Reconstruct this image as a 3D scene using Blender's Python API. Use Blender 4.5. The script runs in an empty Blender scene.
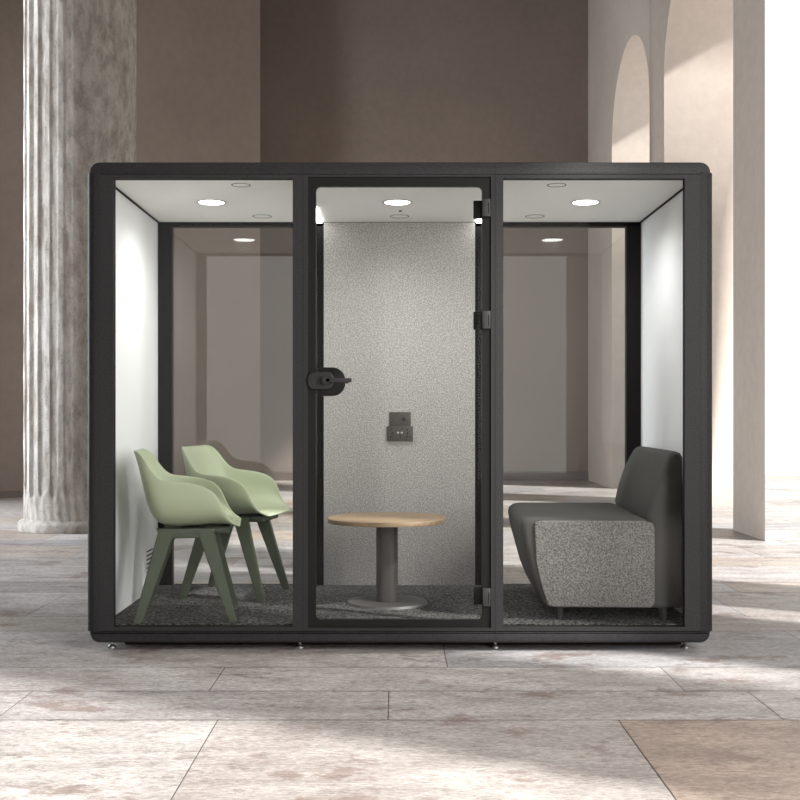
import bpy, bmesh, math, random
from mathutils import Vector, Matrix
PI = math.pi
S = bpy.context.scene
COL = S.collection
random.seed(7)

# ------------------------------------------------------------------ camera
cam_d = bpy.data.cameras.new('camera')
cam_d.sensor_width = 36.0
cam_d.lens = 50.0
cam_d.shift_x = 3 / 800
cam_d.shift_y = 15 / 800
cam_d.clip_end = 300
cam = bpy.data.objects.new('camera', cam_d)
cam.location = (-0.0135, -5.0, 1.0665)
cam.rotation_euler = (PI / 2, 0, 0)
COL.objects.link(cam)
S.camera = cam

# ------------------------------------------------------------------ world, sun, added fill lamps
world = bpy.data.worlds.new('daylight'); S.world = world
world.use_nodes = True
wn = world.node_tree.nodes; wl = world.node_tree.links
bgn = wn['Background']
bgn.inputs['Color'].default_value = (1.0, 0.985, 0.965, 1)
bgn.inputs['Strength'].default_value = 1.5

SUN_DIR = Vector((-1.0, 0.55, -0.95)).normalized()
sd = bpy.data.lights.new('sun', 'SUN')
sd.energy = 6.6; sd.angle = math.radians(3.0); sd.color = (1.0, 0.98, 0.95)
sun = bpy.data.objects.new('sun', sd); COL.objects.link(sun)
sun.rotation_euler = SUN_DIR.to_track_quat('-Z', 'Y').to_euler()
sun.location = (12, -4, 10)

def area(name, loc, direction, sx, sy, energy, color=(1, 1, 1)):
    d = bpy.data.lights.new(name, 'AREA'); d.shape = 'RECTANGLE'
    d.size = sx; d.size_y = sy; d.energy = energy; d.color = color
    o = bpy.data.objects.new(name, d); COL.objects.link(o)
    o.location = loc
    o.rotation_euler = Vector(direction).to_track_quat('-Z', 'Y').to_euler()
    return o
area('left_fill_area', (-7.3, 5.0, 3.0), (1, 0.03, 0), 4.0, 5.5, 680, (0.86, 0.93, 1.0))  # added unseen area lamp, brightens the left side of the column
area('right_fill_area', (3.36, -4.4, 2.6), (-1, 0.55, -0.05), 2.2, 4.4, 420, (1.0, 0.98, 0.96))  # added unseen area lamp, makes the pod front brighter towards the right

S.view_settings.view_transform = 'Standard'
S.view_settings.look = 'None'
S.view_settings.gamma = 1
S.view_settings.use_curve_mapping = False
S.view_settings.exposure = 0.0

# ------------------------------------------------------------------ materials
def mat(name, color, rough=0.6, metal=0.0, spec=0.5):
    m = bpy.data.materials.new(name); m.use_nodes = True
    b = m.node_tree.nodes['Principled BSDF']
    b.inputs['Base Color'].default_value = (*color, 1)
    b.inputs['Roughness'].default_value = rough
    b.inputs['Metallic'].default_value = metal
    b.inputs['Specular IOR Level'].default_value = spec
    return m
def N(m, t, **kw):
    n = m.node_tree.nodes.new(t)
    for k, v in kw.items():
        if k in n.inputs: n.inputs[k].default_value = v
        else: setattr(n, k, v)
    return n
def L(m, a, b): m.node_tree.links.new(a, b)
def coords(m, scale=(1, 1, 1), kind='Object'):
    t = N(m, 'ShaderNodeTexCoord'); mp = N(m, 'ShaderNodeMapping')
    mp.inputs['Scale'].default_value = scale
    L(m, t.outputs[kind], mp.inputs['Vector'])
    return mp.outputs['Vector']
def ramp(m, fac, stops):
    r = N(m, 'ShaderNodeValToRGB')
    while len(r.color_ramp.elements) < len(stops): r.color_ramp.elements.new(0.5)
    for e, (p, c) in zip(r.color_ramp.elements, stops):
        e.position = p; e.color = (*c, 1) if len(c) == 3 else c
    L(m, fac, r.inputs['Fac'])
    return r.outputs['Color']
def mix(m, fac, a, b, blend='MIX'):
    x = N(m, 'ShaderNodeMix', data_type='RGBA', blend_type=blend)
    for sock, v in ((x.inputs[0], fac), (x.inputs[6], a), (x.inputs[7], b)):
        if isinstance(v, (int, float)): sock.default_value = v
        elif isinstance(v, tuple): sock.default_value = (*v, 1)
        else: L(m, v, sock)
    return x.outputs[2]
def noise(m, vec, scale, detail=4, rough=0.55):
    n = N(m, 'ShaderNodeTexNoise')
    n.inputs['Scale'].default_value = scale; n.inputs['Detail'].default_value = detail
    n.inputs['Roughness'].default_value = rough
    L(m, vec, n.inputs['Vector'])
    return n.outputs['Fac']
def bump(m, h, strength, dist=0.01):
    b = N(m, 'ShaderNodeBump'); b.inputs['Strength'].default_value = strength
    b.inputs['Distance'].default_value = dist
    L(m, h, b.inputs['Height'])
    L(m, b.outputs['Normal'], m.node_tree.nodes['Principled BSDF'].inputs['Normal'])
def setcol(m, c): L(m, c, m.node_tree.nodes['Principled BSDF'].inputs['Base Color'])

def speckle(name, c1, c2, scale, rough=0.95, b=0.3, dist=0.004, lo=0.35, hi=0.65, spec=0.2):
    m = mat(name, c1, rough, spec=spec)
    v = coords(m)
    n = noise(m, v, scale, 3, 0.7)
    setcol(m, ramp(m, n, [(lo, c1), (hi, c2)]))
    bump(m, n, b, dist)
    return m

# plaster walls
def plaster(name, a, b):
    m = mat(name, a, 0.85, spec=0.25)
    v = coords(m)
    n1 = noise(m, v, 0.45, 5, 0.55); n2 = noise(m, v, 9, 6, 0.6)
    c = ramp(m, n1, [(0.3, a), (0.7, b)])
    c = mix(m, 0.16, c, ramp(m, n2, [(0.3, tuple(x * .75 for x in a)), (0.7, tuple(min(1, x * 1.25) for x in b))]))
    setcol(m, c); bump(m, n2, 0.15, 0.01)
    return m
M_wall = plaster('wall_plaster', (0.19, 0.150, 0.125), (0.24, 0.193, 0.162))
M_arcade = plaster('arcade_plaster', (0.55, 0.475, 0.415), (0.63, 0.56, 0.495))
M_skirt = mat('skirting_stone', (0.14, 0.11, 0.10), 0.7)
M_ceil = plaster('vault_plaster', (0.13, 0.11, 0.10), (0.16, 0.14, 0.12))

# travertine floor
M_floor = mat('travertine_slabs', (0.5, 0.46, 0.42), 0.5, spec=0.35)
def _floor():
    m = M_floor
    v = coords(m, (0.75, 2.3, 1)); v2 = coords(m)
    streak = noise(m, v, 3.4, 10, 0.72)
    cloud = noise(m, v2, 1.1, 6, 0.65)
    grain = noise(m, coords(m, (1.0, 2.2, 1)), 34, 6, 0.75)
    rust = noise(m, coords(m, (0.9, 1.5, 1)), 2.3, 12, 0.74)
    pits = noise(m, coords(m, (1.0, 2.2, 1)), 7, 9, 0.88)
    at = N(m, 'ShaderNodeAttribute', attribute_name='tone')
    base = ramp(m, streak, [(0.32, (0.28, 0.245, 0.232)), (0.48, (0.47, 0.44, 0.425)), (0.64, (0.66, 0.64, 0.625))])
    base = mix(m, 0.4, base, ramp(m, cloud, [(0.35, (0.35, 0.31, 0.295)), (0.65, (0.62, 0.595, 0.58))]))
    base = mix(m, 0.5, base, ramp(m, grain, [(0.36, (0.16, 0.14, 0.13)), (0.52, (0.5, 0.5, 0.5)), (0.66, (0.86, 0.85, 0.84))]), 'OVERLAY')
    base = mix(m, 1.0, base, at.outputs['Color'], 'MULTIPLY')
    rr = N(m, 'ShaderNodeMapRange'); rr.inputs[1].default_value = 0.555; rr.inputs[2].default_value = 0.61; rr.inputs[4].default_value = 0.7
    L(m, rust, rr.inputs[0])
    base = mix(m, rr.outputs[0], base, (0.22, 0.155, 0.13))
    pr = N(m, 'ShaderNodeMapRange'); pr.inputs[1].default_value = 0.548; pr.inputs[2].default_value = 0.57; pr.inputs[4].default_value = 0.5
    L(m, pits, pr.inputs[0])
    base = mix(m, pr.outputs[0], base, (0.15, 0.12, 0.105))
    setcol(m, base)
    bump(m, pits, 0.12, 0.004)
    r = N(m, 'ShaderNodeMapRange'); r.inputs[3].default_value = 0.38; r.inputs[4].default_value = 0.62
    L(m, cloud, r.inputs[0]); L(m, r.outputs[0], m.node_tree.nodes['Principled BSDF'].inputs['Roughness'])
_floor()
M_grout = mat('floor_joint', (0.17, 0.145, 0.13), 0.9)

# weathered column stone
M_column = mat('weathered_limestone', (0.7, 0.66, 0.62), 0.9, spec=0.2)
def _colm():
    m = M_column
    v = coords(m, (1, 1, 0.35)); w = coords(m)
    big = noise(m, v, 3.0, 7, 0.65); fine = noise(m, w, 20, 8, 0.85); mid = noise(m, coords(m, (1, 1, 0.5)), 11, 6, 0.7)
    c = ramp(m, big, [(0.36, (0.36, 0.31, 0.27)), (0.52, (0.62, 0.58, 0.54)), (0.66, (0.86, 0.85, 0.84))])
    c = mix(m, 0.45, c, ramp(m, mid, [(0.36, (0.27, 0.235, 0.205)), (0.58, (0.75, 0.72, 0.68))]))
    mr = N(m, 'ShaderNodeMapRange'); mr.inputs[1].default_value = 0.57; mr.inputs[2].default_value = 0.61; mr.inputs[4].default_value = 0.7
    L(m, fine, mr.inputs[0])
    c = mix(m, mr.outputs[0], c, (0.2, 0.175, 0.155))
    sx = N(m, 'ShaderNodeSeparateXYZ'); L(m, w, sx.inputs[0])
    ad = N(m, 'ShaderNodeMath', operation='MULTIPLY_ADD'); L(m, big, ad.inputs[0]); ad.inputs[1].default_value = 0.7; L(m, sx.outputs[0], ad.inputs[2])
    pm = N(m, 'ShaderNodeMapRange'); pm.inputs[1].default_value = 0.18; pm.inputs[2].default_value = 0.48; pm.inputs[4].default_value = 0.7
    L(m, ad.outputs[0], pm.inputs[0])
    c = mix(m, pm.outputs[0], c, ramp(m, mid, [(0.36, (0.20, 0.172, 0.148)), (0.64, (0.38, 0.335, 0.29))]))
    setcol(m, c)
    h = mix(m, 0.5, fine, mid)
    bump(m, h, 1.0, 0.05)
_colm()

M_shell = speckle('charcoal_felt_cladding', (0.008, 0.0078, 0.0088), (0.026, 0.0252, 0.0268), 130, 0.62, 0.15, 0.001, spec=0.4)
M_frame = mat('charcoal_powder_coat', (0.022, 0.021, 0.022), 0.5, spec=0.45)
M_black = mat('black_rubber', (0.006, 0.006, 0.006), 0.7, spec=0.3)
M_under_shade = mat('dark_brown_under_shade', (0.016, 0.008, 0.006), 0.9, spec=0.1)  # shadow tone below the pod, put in as a colour
M_post = mat('black_post_coat', (0.006, 0.0055, 0.005), 0.6, spec=0.15)
M_frit = mat('black_door_border', (0.008, 0.008, 0.0075), 0.4, spec=0.25)
M_white = speckle('pale_grey_felt', (0.70, 0.71, 0.72), (0.76, 0.77, 0.78), 150, 0.95, 0.1, 0.001)
M_ceilfelt = speckle('ceiling_panel_grey', (0.84, 0.84, 0.83), (0.88, 0.88, 0.87), 200, 0.95, 0.05, 0.001)
M_felt = speckle('grey_melange_felt', (0.22, 0.213, 0.207), (0.50, 0.488, 0.475), 150, 0.98, 0.2, 0.002, 0.38, 0.64)
M_carpet = speckle('dark_loop_carpet', (0.004, 0.004, 0.004), (0.15, 0.148, 0.144), 75, 1.0, 0.8, 0.006, 0.40, 0.62)
M_chair = mat('pale_green_shell', (0.37, 0.415, 0.285), 0.5, spec=0.4)
M_leg = mat('olive_green_lacquer', (0.062, 0.075, 0.05), 0.5, spec=0.4)
M_sofa = speckle('charcoal_wool', (0.060, 0.059, 0.056), (0.085, 0.083, 0.079), 300, 0.9, 0.15, 0.001)
M_tweed = speckle('grey_tweed', (0.085, 0.082, 0.08), (0.27, 0.262, 0.255), 130, 0.98, 0.3, 0.002, 0.38, 0.66)
M_column_t = mat('taupe_grey_metal', (0.065, 0.057, 0.054), 0.5, spec=0.4)
M_base_t = mat('grey_base_plate', (0.075, 0.072, 0.07), 0.5, spec=0.5)
M_hinge = mat('satin_hinge_metal', (0.04, 0.04, 0.04), 0.5, metal=0.3)
M_handle = mat('dark_handle_metal', (0.022, 0.022, 0.023), 0.45, spec=0.4)
M_steel = mat('steel_foot', (0.30, 0.30, 0.30), 0.45, metal=0.9)
M_socket = mat('socket_plastic', (0.055, 0.050, 0.046), 0.5)
M_socketd = mat('socket_hole', (0.008, 0.008, 0.008), 0.8)
M_usb = mat('usb_port_grey', (0.45, 0.45, 0.44), 0.4)
M_seam = mat('ceiling_seam', (0.05, 0.05, 0.05), 0.8)
M_trim = mat('downlight_trim', (0.62, 0.61, 0.60), 0.5)

M_oak = mat('oak_veneer', (0.45, 0.32, 0.2), 0.45, spec=0.4)
def _oak():
    m = M_oak; v = coords(m, (1.2, 14, 6)); n = noise(m, v, 5, 6, 0.6)
    setcol(m, ramp(m, n, [(0.3, (0.19, 0.13, 0.08)), (0.7, (0.31, 0.225, 0.145))]))
_oak()

def emis(name, color, strength):
    m = bpy.data.materials.new(name); m.use_nodes = True
    m.node_tree.nodes.remove(m.node_tree.nodes['Principled BSDF'])
    e = N(m, 'ShaderNodeEmission'); e.inputs['Color'].default_value = (*color, 1); e.inputs['Strength'].default_value = strength
    L(m, e.outputs[0], m.node_tree.nodes['Material Output'].inputs['Surface'])
    return m
M_lamp = emis('downlight_glow', (1, 0.98, 0.95), 14)
M_led = emis('led_strip_glow', (1, 0.98, 0.94), 14)

def make_glass(name, ior):
    m = bpy.data.materials.new(name); m.use_nodes = True
    m.node_tree.nodes.remove(m.node_tree.nodes['Principled BSDF'])
    geo = N(m, 'ShaderNodeNewGeometry')
    mr = N(m, 'ShaderNodeMapRange'); mr.inputs[3].default_value = ior; mr.inputs[4].default_value = 1 / ior
    L(m, geo.outputs['Backfacing'], mr.inputs[0])
    fr = N(m, 'ShaderNodeFresnel'); L(m, mr.outputs[0], fr.inputs['IOR'])
    tr = N(m, 'ShaderNodeBsdfTransparent'); tr.inputs['Color'].default_value = (0.975, 0.98, 0.975, 1)
    gl = N(m, 'ShaderNodeBsdfGlossy'); gl.inputs['Roughness'].default_value = 0.0
    mx = N(m, 'ShaderNodeMixShader')
    L(m, fr.outputs[0], mx.inputs[0]); L(m, tr.outputs[0], mx.inputs[1]); L(m, gl.outputs[0], mx.inputs[2])
    L(m, mx.outputs[0], m.node_tree.nodes['Material Output'].inputs['Surface'])
    return m
M_glass = make_glass('clear_glass', 1.55)
M_glass_ar = make_glass('low_reflection_glass', 1.2)

# ------------------------------------------------------------------ helpers
def box(bm, x0, x1, y0, y1, z0, z1, bev=0, seg=3, mi=0):
    r = bmesh.ops.create_cube(bm, size=1.0)
    vs = r['verts']
    for v in vs:
        v.co = Vector(((x0 + x1) / 2 + v.co.x * (x1 - x0), (y0 + y1) / 2 + v.co.y * (y1 - y0), (z0 + z1) / 2 + v.co.z * (z1 - z0)))
    fs = {f for v in vs for f in v.link_faces}
    for f in fs: f.material_index = mi
    if bev:
        es = {e for f in fs for e in f.edges}
        bmesh.ops.bevel(bm, geom=list(es), offset=bev, segments=seg, profile=0.5, affect='EDGES')
def prism(bm, pts, a0, a1, axis='y', bev=0, seg=3):
    """closed outline extruded along an axis; pts are the two other coordinates in x,y,z order"""
    def P(p, a):
        if axis == 'y': return (p[0], a, p[1])
        if axis == 'z': return (p[0], p[1], a)
        return (a, p[0], p[1])
    A = [bm.verts.new(P(p, a0)) for p in pts]; B = [bm.verts.new(P(p, a1)) for p in pts]
    fs = [bm.faces.new(A), bm.faces.new(B[::-1])]
    n = len(pts)
    caps = list(fs[0].edges) + list(fs[1].edges)
    for i in range(n):
        bm.faces.new((A[i], B[i], B[(i + 1) % n], A[(i + 1) % n]))
    bmesh.ops.recalc_face_normals(bm, faces=bm.faces)
    if bev:
        bmesh.ops.bevel(bm, geom=caps, offset=bev, segments=seg, profile=0.5, affect='EDGES')
def rrect(x0, x1, z0, z1, r, n=6, corners=(1, 1, 1, 1)):
    """rounded rectangle outline: corners bl, br, tr, tl"""
    out = []
    cs = [((x0, z0), PI, corners[0]), ((x1, z0), 1.5 * PI, corners[1]), ((x1, z1), 0, corners[2]), ((x0, z1), .5 * PI, corners[3])]
    for (px, pz), a, on in cs:
        if not on: out.append((px, pz)); continue
        ox = px + (r if px == x0 else -r); oz = pz + (r if pz == z0 else -r)
        for k in range(n + 1):
            t = a + k * (PI / 2) / n
            out.append((ox + r * math.cos(t), oz + r * math.sin(t)))
    return out
def cyl(bm, c, r, z0, z1, n=40, axis='z', r2=None):
    r2 = r if r2 is None else r2
    def P(a, rr, z):
        u, w = rr * math.cos(a), rr * math.sin(a)
        if axis == 'z': return (c[0] + u, c[1] + w, z)
        if axis == 'y': return (c[0] + u, z, c[1] + w)
        return (z, c[0] + u, c[1] + w)
    A = [bm.verts.new(P(2 * PI * i / n, r, z0)) for i in range(n)]
    B = [bm.verts.new(P(2 * PI * i / n, r2, z1)) for i in range(n)]
    bm.faces.new(A); bm.faces.new(B)
    for i in range(n): bm.faces.new((A[i], A[(i + 1) % n], B[(i + 1) % n], B[i]))
    bmesh.ops.recalc_face_normals(bm, faces=bm.faces)
def ring(bm, outer, inner, a0, a1, axis='y'):
    """frame between two outlines with the same point count"""
    def P(p, a):
        return (p[0], a, p[1]) if axis == 'y' else (p[0], p[1], a)
    n = len(outer)
    V = [[bm.verts.new(P(p, a)) for p in o] for o, a in ((outer, a0), (inner, a0), (outer, a1), (inner, a1))]
    for i in range(n):
        j = (i + 1) % n
        bm.faces.new((V[0][i], V[0][j], V[1][j], V[1][i]))
        bm.faces.new((V[2][i], V[3][i], V[3][j], V[2][j]))
        bm.faces.new((V[0][i], V[2][i], V[2][j], V[0][j]))
        bm.faces.new((V[1][i], V[1][j], V[3][j], V[3][i]))
    bmesh.ops.recalc_face_normals(bm, faces=bm.faces)
def circ(cx, cy, r, n=32): return [(cx + r * math.cos(2 * PI * i / n), cy + r * math.sin(2 * PI * i / n)) for i in range(n)]
def obj(name, bm, m, parent=None, smooth=None, loc=None, label=None):
    me = bpy.data.meshes.new(name); bm.to_mesh(me); bm.free()
    for x in (m if isinstance(m, (list, tuple)) else [m]): me.materials.append(x)
    if smooth is not None:
        me.polygons.foreach_set('use_smooth', [True] * len(me.polygons))
        if smooth < 180: me.set_sharp_from_angle(angle=math.radians(smooth))
    o = bpy.data.objects.new(name, me); COL.objects.link(o)
    if parent: o.parent = parent
    if loc: o.location = loc
    if label: o['label'] = label
    return o
def thing(name, label, cat, loc=(0, 0, 0), rz=0, group=None):
    o = bpy.data.objects.new(name, None); COL.objects.link(o)
    o.empty_display_size = 0.1
    o.location = loc; o.rotation_euler = (0, 0, rz); o['label'] = label; o['category'] = cat
    if group: o['group'] = group
    return o
def struct(name, bm, m, smooth=None, label=None):
    o = obj(name, bm, m, None, smooth); o['kind'] = 'structure'
    if label: o['label'] = label
    return o
B = bmesh.new

# ------------------------------------------------------------------ the hall
XR, XR2, XL = 3.1, 4.1, -6.0          # inner / outer face of the arcade wall, left wall
YF, TOP = -13.0, 8.6
# floor slabs (depth rows seen from the viewpoint; y = Z - 5)
rows = [-0.62, -0.30, 0.48, 0.89, 1.68, 2.08, 2.86, 3.885, 4.293, 4.70, 5.486, 5.89, 6.68, 7.09, 7.88, 8.29, 9.08, 9.48, 10.28, 10.9, 11.6, 12.3, 13.1, 13.9, 14.7, 15.5, 16.3, 17.1, 18.2, 19.5]
rows = [-8 + 0.8 * i for i in range(9)] + rows
fixed = {2.86: [-4.5, -2.6, -0.64, 0.76, 2.3], 3.885: [-4.2, -3.1, -1.42, -0.045, 1.34, 2.7], 4.293: [-3.9, -2.0, -0.74, 1.1, 2.4],
         4.70: [-4.6, -2.9, 0.2, 1.9]}
bm = B(); lay = bm.loops.layers.color.new('tone')
for i in range(len(rows) - 1):
    z0, z1 = rows[i], rows[i + 1]
    js = fixed.get(z0)
    if js is None:
        js = []; x = XL - random.random()
        while x < 9:
            x += random.uniform(1.1, 2.0); js.append(x)
    else:
        js = list(js); x = js[-1]
        while x < 9: x += random.uniform(1.1, 1.9); js.append(x)
    js = [-8.5] + [j for j in js if -8.5 < j < 9] + [9.2]
    g = 0.0018
    for a, b in zip(js[:-1], js[1:]):
        f = bm.faces.new([bm.verts.new(p) for p in ((a + g, z0 - 5 + g * 1.9, 0), (b - g, z0 - 5 + g * 1.9, 0), (b - g, z1 - 5 - g * 1.9, 0), (a + g, z1 - 5 - g * 1.9, 0))])
        t = random.uniform(0.88, 1.08); w = random.uniform(-0.02, 0.04)
        if z0 in (3.885, 4.293): t, w = 0.97 + 0.05 * math.sin(a * 5), 0.0
        if z0 == 2.86 and a > 0.5: t, w = 0.82, 0.045
        c3 = (min(1, t * (1 + w)), min(1, t), min(1, t * (1 - w * 1.3)), 1)
        if z0 == 2.86 and a > 0.5: c3 = (0.90, 0.84, 0.79, 1)
        for lp in f.loops: lp[lay] = c3
# joint bed under the slabs, and the paving outside
vs = [bm.verts.new(p) for p in ((-8.6, -13.2, -0.004), (9.3, -13.2, -0.004), (9.3, 14.6, -0.004), (-8.6, 14.6, -0.004))]
f = bm.faces.new(vs); f.material_index = 1
floor = struct('floor', bm, [M_floor, M_grout])

def arcade(name, x0, x1, opens, y0, y1, top, m, foot=True, swap=False):
    """thick wall in the y-z plane with arched openings (a, b, spring, rise)"""
    bm = B()
    def quad(a, b, c, d): bm.faces.new([bm.verts.new(p) for p in (a, b, c, d)])
    cur = y0; first = sorted(opens)[0]
    y00 = first[0] if not foot else y0; cur = y00
    for (a, b, sp, rise) in sorted(opens):
        if a > cur:
            for x in (x0, x1): quad((x, cur, 0), (x, a, 0), (x, a, top), (x, cur, top))
        for y in [q for q in (a, b) if y00 < q < y1]: quad((x0, y, 0), (x1, y, 0), (x1, y, sp), (x0, y, sp))
        n = 28; c = (a + b) / 2; r = (b - a) / 2
        pts = [(c - r * math.cos(PI * k / n), sp + rise * math.sin(PI * k / n)) for k in range(n + 1)]
        for (ya, za), (yb, zb) in zip(pts[:-1], pts[1:]):
            for x in (x0, x1): quad((x, ya, za), (x, yb, zb), (x, yb, top), (x, ya, top))
            quad((x0, ya, za), (x1, ya, za), (x1, yb, zb), (x0, yb, zb))
        cur = b
    last = sorted(opens)[-1]
    if cur < y1:
        for x in (x0, x1): quad((x, cur, 0), (x, y1, 0), (x, y1, top), (x, cur, top))
    for y, zz in ((y00, 0 if foot else first[2]), (y1, 0 if cur < y1 else last[2])): quad((x0, y, zz), (x1, y, zz), (x1, y, top), (x0, y, top))
    bmesh.ops.remove_doubles(bm, verts=bm.verts, dist=0.0005)
    bmesh.ops.recalc_face_normals(bm, faces=bm.faces)
    if swap:
        for v in bm.verts: v.co = Vector((v.co.y, v.co.x, v.co.z))
        bmesh.ops.recalc_face_normals(bm, faces=bm.faces)
    return struct(name, bm, m, 35)
arcade('wall_right_rear', XR, XR2, [(8.7, 11.1, 4.9, 1.2), (5.3, 7.95, 5.0, 1.2)], 5.3, 13.2, TOP, M_arcade, False)
bm = B(); prism(bm, [(XR, 4.4), (XR, 5.29), (XR + 0.27, 5.29)], 0, TOP, 'z'); struct('trim_1', bm, M_arcade, label='splayed plaster pier')
OP = [(1.35, 4.4, 4.75, 0.3), (-0.1, 0.5, 4.6, 0.3), (-1.8, -1.15, 4.6, 0.35), (-7.0, -3.15, 5.0, 1.3)]
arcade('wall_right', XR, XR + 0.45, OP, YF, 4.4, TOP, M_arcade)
arcade('wall_front', YF - 0.3, YF, [(-4.7, -1.3, 3.4, 1.5), (1.3, 4.0, 3.4, 1.5)], XL - 0.6, XR2 + 0.2, TOP, M_arcade, True, True)  # unseen wall, its arches added to brighten reflections in the rear glass
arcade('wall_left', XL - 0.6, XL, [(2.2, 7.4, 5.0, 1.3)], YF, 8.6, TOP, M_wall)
# back wall: the recess in the middle, the nearer wall on its left with its return
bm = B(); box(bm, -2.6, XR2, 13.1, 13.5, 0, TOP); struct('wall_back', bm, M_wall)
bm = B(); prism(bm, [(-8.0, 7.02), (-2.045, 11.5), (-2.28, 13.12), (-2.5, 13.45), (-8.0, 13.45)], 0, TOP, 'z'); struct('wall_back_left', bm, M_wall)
bm = B(); box(bm, XL - 0.6, XR2, YF, 13.5, TOP, TOP + 0.3); struct('ceiling', bm, M_ceil)
bm = B(); box(bm, -2.27, XR, 13.07, 13.1, 0, 0.16); struct('baseboard_back', bm, M_skirt)
bm = B(); prism(bm, [(-6.05, 8.447), (-2.02, 11.48), (-2.03, 11.52), (-6.05, 8.50)], 0, 0.085, 'z'); struct('baseboard_back_left', bm, M_skirt)

# ------------------------------------------------------------------ column
CX, CY, CR = -2.99 - 0.0135, 5.5, 0.512
col = thing('fluted_column', 'weathered white stone column with worn flutes, standing behind the left end of the pod', 'column', (CX, CY, 0))
bm = B()
NA, NF_ = 384, 24
zs = [0.10, 0.13, 0.2, 0.28, 0.31, 0.33, 0.345, 0.36, 0.375] + [0.4 + 0.205 * i for i in range(41)]
ringsv = []
for z in zs:
    row = []
    for i in range(NA):
        a = 2 * PI * i / NA
        ph = ((a * NF_ / (2 * PI)) + 0.25) % 1.0
        u = (ph - 0.5) / 0.27
        hz = min(1, max(0, (z - 0.31 - 0.055 * u * u) / 0.025))
        d = (1 - u ** 4) ** 0.5 if abs(u) < 1 else 0
        wear = 0.55 + 0.45 * math.sin(3.1 * a + 0.7)
        side = math.cos(a - math.radians(-55)); worn = max(0.15, 1 - 1.0 * max(0, side))
        j = 0.0025 * math.sin(13 * a + 4.1 * z) * math.sin(7.3 * z + 3 * a) + 0.003 * math.sin(41 * a + 9 * z)
        rr = CR - 0.05 * d * hz * worn * (0.6 + 0.4 * wear) + j
        row.append(bm.verts.new((rr * math.cos(a), rr * math.sin(a), z)))
    ringsv.append(row)
for r0, r1 in zip(ringsv[:-1], ringsv[1:]):
    for i in range(NA):
        bm.faces.new((r0[i], r0[(i + 1) % NA], r1[(i + 1) % NA], r1[i]))
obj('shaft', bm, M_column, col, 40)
bm = B()
prof = [(0.0, 0.0), (CR + 0.045, 0.0), (CR + 0.052, 0.02), (CR + 0.05, 0.07), (CR + 0.035, 0.088), (CR + 0.012, 0.095), (CR, 0.112), (0.0, 0.112)]
prev = None
for i in range(97):
    a = 2 * PI * i / 96
    cur = [bm.verts.new((r * math.cos(a) * (1 + .006 * math.sin(9 * a)), r * math.sin(a) * (1 + .006 * math.sin(9 * a)), z)) for r, z in prof[1:-1]]
    if prev:
        for k in range(len(cur) - 1): bm.faces.new((prev[k], cur[k], cur[k + 1], prev[k + 1]))
    prev = cur
bmesh.ops.remove_doubles(bm, verts=bm.verts, dist=0.0005)
bmesh.ops.recalc_face_normals(bm, faces=bm.faces)
obj('column_base', bm, M_column, col, 40)

# ------------------------------------------------------------------ the pod
pod = thing('meeting_pod', 'large charcoal office meeting pod with glass front, standing on the stone floor', 'meeting pod')
FZ, CZ, WX = 0.116, 2.145, 1.35           # interior floor, ceiling, side wall faces
YB = 1.21                                   # interior back plane
DX = 1.398                                  # roof / base half width
def P_(name, bm, m, smooth=None, parent=None, label=None): return obj(name, bm, m, parent or pod, smooth, label=label)

bm = B(); prism(bm, rrect(-DX, DX, CZ + 0.004, 2.205, 0.045, corners=(0, 0, 1, 1)), 0.002, 1.28, 'y', 0.006)
P_('roof', bm, M_shell, 50)
bm = B(); prism(bm, rrect(-DX, DX, 0.040, 0.094, 0.045, corners=(1, 1, 0, 0)), 0.002, 1.28, 'y', 0.012)
P_('base', bm, M_shell, 50)
for s in (-1, 1):
    bm = B()
    pts = [(1.352, 1.28), (1.352, 0.0)]
    r = 0.046
    for k in range(9):
        t = -PI / 2 + k * (PI / 2) / 8
        pts.append((1.416 - r + r * math.cos(t), r + r * math.sin(t)))
    for k in range(9):
        t = k * (PI / 2) / 8
        pts.append((1.416 - r + r * math.cos(t), 1.28 - r + r * math.sin(t)))
    prism(bm, [(s * x, y) for x, y in pts], 0.088, 2.163, 'z', 0.006, 2)
    P_('side_panel', bm, M_shell, 50)
    bm = B(); box(bm, s * 1.352 if s < 0 else WX, -WX if s < 0 else 1.352, 0.06, YB, FZ, CZ)
    P_('inner_side_wall', bm, M_white)
    bm = B(); box(bm, min(s * 1.3495, s * 1.341), max(s * 1.3495, s * 1.341), 0.06, YB, CZ - 0.007, CZ - 0.0005)
    P_('ceiling_joint', bm, M_black)
# base deck with dark seam above the plinth, carpet, ceiling lining
bm = B(); box(bm, -1.35, 1.35, 0.008, 1.27, 0.0945, FZ - 0.004); P_('floor_deck', bm, M_black)
bm = B(); box(bm, -1.27, 1.30, 0.135, 1.24, 0.006, 0.042); P_('under_shade_block', bm, M_under_shade)  # dark block added under the pod in place of its shadow
bm = B(); box(bm, -WX, WX, 0.052, YB + 0.03, FZ - 0.004, FZ); P_('carpet', bm, M_carpet)
bm = B(); box(bm, -WX, WX, 0.052, YB, CZ, CZ + 0.003); P_('ceiling_panel', bm, M_ceilfelt)
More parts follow.
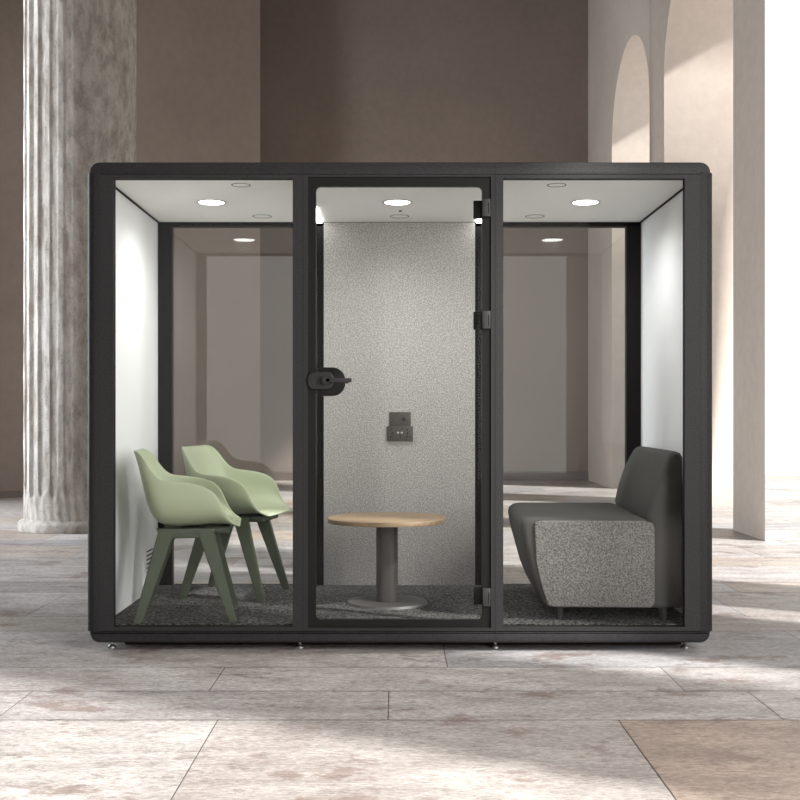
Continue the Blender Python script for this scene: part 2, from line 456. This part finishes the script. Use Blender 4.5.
# front frames
def hole(x0, x1, z0, z1): return [(x0, z0), (x1, z0), (x1, z1), (x0, z1)]
def window_frame(x0, x1, a0, a1, z0, z1, b0, b1):
    bm = B(); ring(bm, hole(x0, x1, z0, z1), hole(a0, a1, b0, b1), 0.0, 0.032)
    f = P_('window_frame', bm, M_shell)
    bm = B()
    t = 0.0018
    ring(bm, hole(a0 - .001, a1 + .001, b0 - .001, b1 + .001), hole(a0 + t, a1 - t, b0 + t, b1 - t), 0.012, 0.031); P_('gasket', bm, M_black, parent=f)
    bm = B(); box(bm, a0 + 0.001, a1 - 0.001, 0.020, 0.030, b0 + 0.001, b1 - 0.001); P_('glass_pane', bm, M_glass_ar, parent=f)
ZF0, ZF1 = 0.0945, CZ + 0.0035
window_frame(-1.3515, -0.438, -1.289, -0.482, ZF0, ZF1, 0.1125, 2.131)
window_frame(0.429, 1.3515, 0.464, 1.282, ZF0, ZF1, 0.1125, 2.131)
# slim seams between the three modules
for x in (-0.437, 0.428):
    bm = B(); box(bm, x - 0.001, x + 0.001, 0.001, 0.05, 0.042, 2.2); P_('module_seam', bm, M_black)
# door module
bm = B(); ring(bm, hole(-0.436, 0.427, ZF0, ZF1), hole(-0.4145, 0.4095, 0.108, 2.1385), 0.0, 0.05)
P_('door_frame', bm, M_shell)
bm = B(); ring(bm, hole(-0.4145, 0.4095, 0.108, 2.1385), hole(-0.4085, 0.4035, 0.112, 2.131), 0.010, 0.05)
P_('door_gap_seal', bm, M_black)
door = bpy.data.objects.new('door', None); COL.objects.link(door); door.parent = pod; door.empty_display_size = .1
dx0, dx1, dz0, dz1 = -0.4085, 0.4035, 0.112, 2.131
bm = B()
ix0, ix1, iz0, iz1 = -0.379, 0.370, 0.143, 2.097
n_ = 8
inner = rrect(ix0, ix1, iz0, iz1, 0.022, n_)
outer = rrect(dx0, dx1, dz0, dz1, 0.0005, n_)
ring(bm, outer, inner, 0.010, 0.034)
P_('door_border', bm, M_frit, parent=door)
bm = B(); box(bm, ix0 - 0.02, ix1 + 0.02, 0.017, 0.027, iz0 - 0.02, iz1 + 0.02); P_('door_glass', bm, M_glass_ar, parent=door)
# lock plate and lever
PXM = 0.0045
def X(px): return (px - 397) * PXM - 0.0135
def Zc(py): return 1.0665 - (py - 415) * PXM
bm = B(); prism(bm, rrect(X(307.5), X(334), Zc(389.3), Zc(372), 0.032, 8), -0.012, 0.0165, 'y', 0.004)
cyl(bm, (X(326.5), Zc(380.5)), 0.026, -0.022, -0.012, 40, 'y')
P_('lock_plate', bm, M_handle, 40, door)
bm = B(); prism(bm, rrect(X(326), X(352), Zc(382.6), Zc(378.4), 0.006, 4), -0.050, -0.034, 'y', 0.003)
cyl(bm, (X(326.5), Zc(380.5)), 0.017, -0.05, -0.012, 32, 'y')
P_('door_handle', bm, M_handle, 40, door)
bm = B(); prism(bm, rrect(X(310), X(345), Zc(396), Zc(367), 0.058, 10), 0.028, 0.045, 'y', 0.004)
prism(bm, rrect(X(322), X(348), Zc(383), Zc(378), 0.006, 4), 0.07, 0.085, 'y', 0.003)
cyl(bm, (X(326.5), Zc(380.5)), 0.017, 0.045, 0.085, 32, 'y')
P_('inner_lock_plate', bm, M_frit, 40, door)
for (ya, yb) in ((199, 217), (311, 329), (588, 606)):
    bm = B(); box(bm, X(482.3), X(490.3), -0.014, 0.010, Zc(yb), Zc(ya), 0.003)
    h = P_('hinge', bm, M_hinge, 40, door)
    bm = B(); box(bm, X(474), X(488), 0.034, 0.052, Zc(yb), Zc(ya), 0.003); P_('hinge_clamp', bm, M_frit, 40, door)
    bm = B(); box(bm, X(488), X(489), -0.0155, -0.0135, Zc(yb) + 0.012, Zc(ya) - 0.018); P_('hinge_pin_slot', bm, M_black, 40, door)
# back frame: corner posts, mullions, rails, felt panel, glass
S2 = 6.21 / 1111.0
for a, b in ((-1.355 + 0.006, -1.272), (-0.505, -0.4225), (0.4225, 0.505), (1.272, 1.349)):
    bm = B(); box(bm, a, b, YB, YB + 0.06, FZ - 0.02, CZ + 0.004); P_('back_post', bm, M_post)
    bm = B(); box(bm, (a + b) / 2 - .012, (a + b) / 2 - .009, YB - 0.0015, YB, FZ, CZ - .03); P_('post_groove', bm, M_black)
bm = B(); box(bm, -1.349, 1.349, YB, YB + 0.06, CZ - 0.024, CZ + 0.004); P_('back_rail', bm, M_post)
bm = B(); box(bm, -1.349, 1.349, YB + 0.002, YB + 0.06, FZ - 0.02, FZ - 0.001); P_('back_rail', bm, M_post)
bm = B(); box(bm, -0.4225, 0.4225, YB - 0.004, YB + 0.062, FZ, CZ - 0.003); P_('felt_back_panel', bm, M_felt)
for s in (-1, 1):
    bm = B(); box(bm, min(s * .505, s * 1.272), max(s * .505, s * 1.272), YB + 0.012, YB + 0.022, FZ - 0.001, CZ - 0.024)
    P_('back_glass_pane', bm, M_glass)
# downlights
def downlight(x, y):
    bm = B(); ring(bm, circ(x, y, 0.078, 48), circ(x, y, 0.064, 48), CZ - 0.004, CZ + 0.001, 'z')
    t = P_('downlight', bm, M_trim)
    bm = B(); cyl(bm, (x, y), 0.0635, CZ - 0.0025, CZ - 0.0005, 48); P_('lens', bm, M_lamp, parent=t)
    d = bpy.data.lights.new('downlight_lamp', 'SPOT'); d.energy = 26; d.spot_size = math.radians(165); d.spot_blend = 1.0
    d.shadow_soft_size = 0.05; d.color = (1, 0.985, 0.965)
    o = bpy.data.objects.new('downlight_lamp', d); COL.objects.link(o); o.parent = pod; o.location = (x, y, CZ - 0.03)
for x in (-0.953, -0.012, 0.940): downlight(x, 0.625)
def cap(x, y, r):
    bm = B(); ring(bm, circ(x, y, r, 40), circ(x, y, r - 0.004, 40), CZ - 0.0015, CZ + 0.001, 'z'); P_('ceiling_cap', bm, M_seam)
for x in (-0.745, 0.735): cap(x, 0.21, 0.045)
for x in (-0.745, 0.735, 0.0): cap(x, 1.03, 0.052)
bm = B(); cyl(bm, (0.004, 0.86), 0.008, CZ - 0.006, CZ - 0.0005, 16); P_('ceiling_sensor', bm, M_seam)
# light strips beside the felt panel
for s in (-1, 1):
    bm = B(); box(bm, min(s * .430, s * .462), max(s * .430, s * .462), 0.76, YB - 0.004, CZ - 0.006, CZ - 0.001); P_('light_strip', bm, M_led)
# air grille on the left wall
for k in range(7):
    bm = B(); box(bm, -1.350, -1.3475, 0.93, 1.07, 0.20 + 0.022 * k, 0.2075 + 0.022 * k); P_('air_slot', bm, M_black)
# socket panel
def xb(px): return (px - 397) * 6.206 / 1111 - 0.0135
def zb(py): return 1.0665 - (py - 415) * 6.206 / 1111
YS = YB - 0.004
bm = B(); box(bm, xb(389.3), xb(410.8), YS - 0.008, YS, zb(427), zb(412), 0.002)
P_('control_panel', bm, M_socket, 40)
bm = B(); cyl(bm, (xb(403.7), zb(419.3)), 0.012, YS - 0.011, YS - 0.008, 24, 'y'); P_('control_knob', bm, M_handle, 40)
bm = B(); box(bm, xb(387), xb(413), YS - 0.014, YS, zb(441), zb(426.3), 0.002)
sp = P_('socket_panel', bm, M_socket, 40)
bm = B()
for cx in (391.8, 408.2):
    d = 1 if cx < 400 else -1
    box(bm, xb(cx - 1.8), xb(cx - .2), YS - .0148, YS - .0138, zb(429.9), zb(429.1))
    box(bm, xb(cx + d * .5 - .5), xb(cx + d * .5 + .5), YS - .0148, YS - .0138, zb(434.8), zb(431.6))
    box(bm, xb(cx - 1.9), xb(cx - .3), YS - .0148, YS - .0138, zb(437.6), zb(436))
    box(bm, xb(cx + .7), xb(cx + 2.2), YS - .0148, YS - .0138, zb(437.2), zb(436.2))
box(bm, xb(399.9), xb(400.9), YS - .0148, YS - .0138, zb(437), zb(434.5))
h = P_('socket_holes', bm, M_socketd, parent=sp); h['kind'] = 'stuff'
for cx in (398, 401.8):
    bm = B(); box(bm, xb(cx - 1), xb(cx + 1), YS - .0150, YS - .0138, zb(433.4), zb(431.8)); P_('usb_port', bm, M_usb, parent=sp)
# levelling feet
for y in (0.095, 1.262):
    for px in (112, 300, 495, 685):
        x = (px - 397) * 5.1 / 1111 - 0.0135
        bm = B()
        cyl(bm, (x, y), 0.008, 0.010, 0.042, 16); cyl(bm, (x, y), 0.022, 0.0, 0.008, 24, 'z', 0.021); cyl(bm, (x, y), 0.016, 0.008, 0.016, 24, 'z', 0.009)
        cyl(bm, (x, y), 0.014, 0.026, 0.032, 6)
        P_('levelling_foot', bm, M_steel, 40)

# ------------------------------------------------------------------ armchairs
def make_chair(label, loc, rz):
    t = thing('armchair', label, 'chair', loc, rz, 'green shell armchairs in the pod')
    rowsc = [  # centre (x,z), rim (x,z), half width
        ((.262, .432), (.262, .434), .185), ((.245, .438), (.240, .446), .215), ((.21, .440), (.200, .475), .236),
        ((.16, .441), (.168, .552), .250), ((.10, .438), (.138, .604), .258), ((.03, .432), (.075, .632), .262),
        ((-.05, .428), (0, .645), .264), ((-.12, .436), (-.07, .650), .264), ((-.165, .468), (-.12, .658), .260),
        ((-.190, .54), (-.158, .698), .250), ((-.208, .62), (-.187, .742), .236), ((-.226, .70), (-.212, .772), .218),
        ((-.243, .758), (-.226, .780), .196), ((-.254, .785), (-.243, .788), .165)]
    rowsc = [((c[0] * .95, c[1]), (r_[0] * .95, r_[1]), w) for c, r_, w in rowsc]
    bm = B(); grid = []
    n = 12
    for (c, r, w) in rowsc:
        row = []
        for k in range(-n, n + 1):
            s = abs(k) / n
            ph = s * PI / 2
            e = 2 / 3.0
            fy = math.sin(ph) ** (e if s > 0 else 1); fr = 1 - math.cos(ph) ** e if s < 1 else 1
            row.append(bm.verts.new((c[0] + (r[0] - c[0]) * fr, math.copysign(w * fy, k) if k else 0, c[1] + (r[1] - c[1]) * fr)))
        grid.append(row)
    for a, b in zip(grid[:-1], grid[1:]):
        for i in range(2 * n): bm.faces.new((a[i], b[i], b[i + 1], a[i + 1]))
    bmesh.ops.recalc_face_normals(bm, faces=bm.faces)
    o = obj('seat_shell', bm, M_chair, t, 180)
    so = o.modifiers.new('thick', 'SOLIDIFY'); so.thickness = 0.009; so.offset = 0
    sb = o.modifiers.new('smooth', 'SUBSURF'); sb.levels = 2; sb.render_levels = 2
    # leg frame: crossbars under the seat
    bm = B()
    for y in (-.165, .165):
        prism(bm, [(-.115, .380), (.115, .380), (.135, .425), (-.135, .425)], y - .018, y + .018, 'y', .006)
    box(bm, -.03, .03, -.165, .165, .385, .418, .005)
    box(bm, .08, .2, -.13, .13, .395, .43, .01)
    obj('leg_frame', bm, M_leg, t, 40)
    for sx in (-1, 1):
        for sy in (-1, 1):
            bm = B()
            top = Vector((sx * .085, sy * .165, .424)); bot = Vector((sx * .215, sy * .215, 0.0))
            ax = Vector((1, 0, 0)); ay = Vector((0, 1, 0))
            loops = []
            for p, hw, ht in ((top, .038, .020), (bot + (top - bot) * .5, .028, .018), (bot, .019, .013)):
                loops.append([bm.verts.new(p + ax * a * hw + ay * b * ht) for a, b in ((-1, -1), (1, -1), (1, 1), (-1, 1))])
            for a, b in zip(loops[:-1], loops[1:]):
                for i in range(4): bm.faces.new((a[i], a[(i + 1) % 4], b[(i + 1) % 4], b[i]))
            bm.faces.new(loops[0]); bm.faces.new(loops[-1])
            bmesh.ops.recalc_face_normals(bm, faces=bm.faces)
            es = [e for e in bm.edges if abs((e.verts[0].co - e.verts[1].co).z) > .05]
            bmesh.ops.bevel(bm, geom=es, offset=.005, segments=2, affect='EDGES')
            obj('leg', bm, M_leg, t, 40)
    return t
make_chair('light green shell armchair with olive legs, the one nearer the front glass', (-1.012, 0.318, FZ), math.radians(7))
make_chair('light green shell armchair with olive legs, the one behind at the rear glass', (-0.872, 0.905, FZ), math.radians(-11))

# ------------------------------------------------------------------ sofa
sofa = thing('lounge_sofa', 'charcoal upholstered sofa bench with tweed end, against the right wall of the pod', 'sofa', (0.98, 0.60, FZ), math.radians(-2.0))
ox, oy, oz = 0.98, 0.60, FZ
def SP(pts): return [(x - ox, z - oz) for x, z in pts]
seat_prof = [(.720, .172), (1.165, .172), (1.165, .560), (1.155, .583), (1.13, .590), (.640, .590), (.602, .583), (.580, .565), (.576, .54), (.588, .47), (.612, .38), (.640, .28), (.672, .20), (.69, .178)]
bm = B(); prism(bm, SP(seat_prof), -0.475, 0.475, 'y', 0.028, 4); obj('seat', bm, M_sofa, sofa, 50)
end_prof = [(.725, .180), (1.170, .180), (1.190, .20), (1.190, .540), (1.180, .568), (1.15, .578), (.672, .578), (.642, .570), (.636, .54), (.640, .47), (.644, .38), (.668, .28), (.692, .205), (.70, .186)]
bm = B(); prism(bm, SP(end_prof), -0.486, -0.46, 'y', 0.008, 3); obj('side_cover', bm, M_tweed, sofa, 50, label='lighter grey tweed end of the seat')
back_prof = [(1.170, .172), (1.325, .172), (1.325, .87), (1.315, .89), (1.29, .899), (1.262, .885), (1.235, .84), (1.20, .765), (1.172, .68), (1.155, .60), (1.168, .56)]
bm = B(); prism(bm, SP(back_prof), -0.462, 0.475, 'y', 0.03, 4); obj('backrest', bm, M_sofa, sofa, 50)
for dx in (.76, 1.24):
    for dy in (-.42, .42):
        bm = B(); cyl(bm, (dx - ox, dy), .019, 0, .172 - oz + .004, 20, 'z', .021); obj('leg', bm, M_frame, sofa, 40)

# ------------------------------------------------------------------ table
tab = thing('coffee_table', 'low round oak table on a taupe pedestal, in the middle of the pod', 'table', (-0.064, 0.62, FZ))
def sup(a, b, n, N_=72):
    return [(math.copysign(a * abs(math.cos(t)) ** (2 / n), math.cos(t)), math.copysign(b * abs(math.sin(t)) ** (2 / n), math.sin(t))) for t in [2 * PI * i / N_ for i in range(N_)]]
bm = B(); prism(bm, sup(.299, .299, 2.25), .412, .434, 'z', .003, 2); obj('tabletop', bm, M_oak, tab, 40)
bm = B(); prism(bm, sup(.055, .055, 2.6, 48), .012, .412, 'z'); obj('pedestal', bm, M_column_t, tab, 40)
bm = B(); cyl(bm, (0, 0), .205, 0, .012, 64, 'z', .198); obj('base_plate', bm, M_base_t, tab, 40)
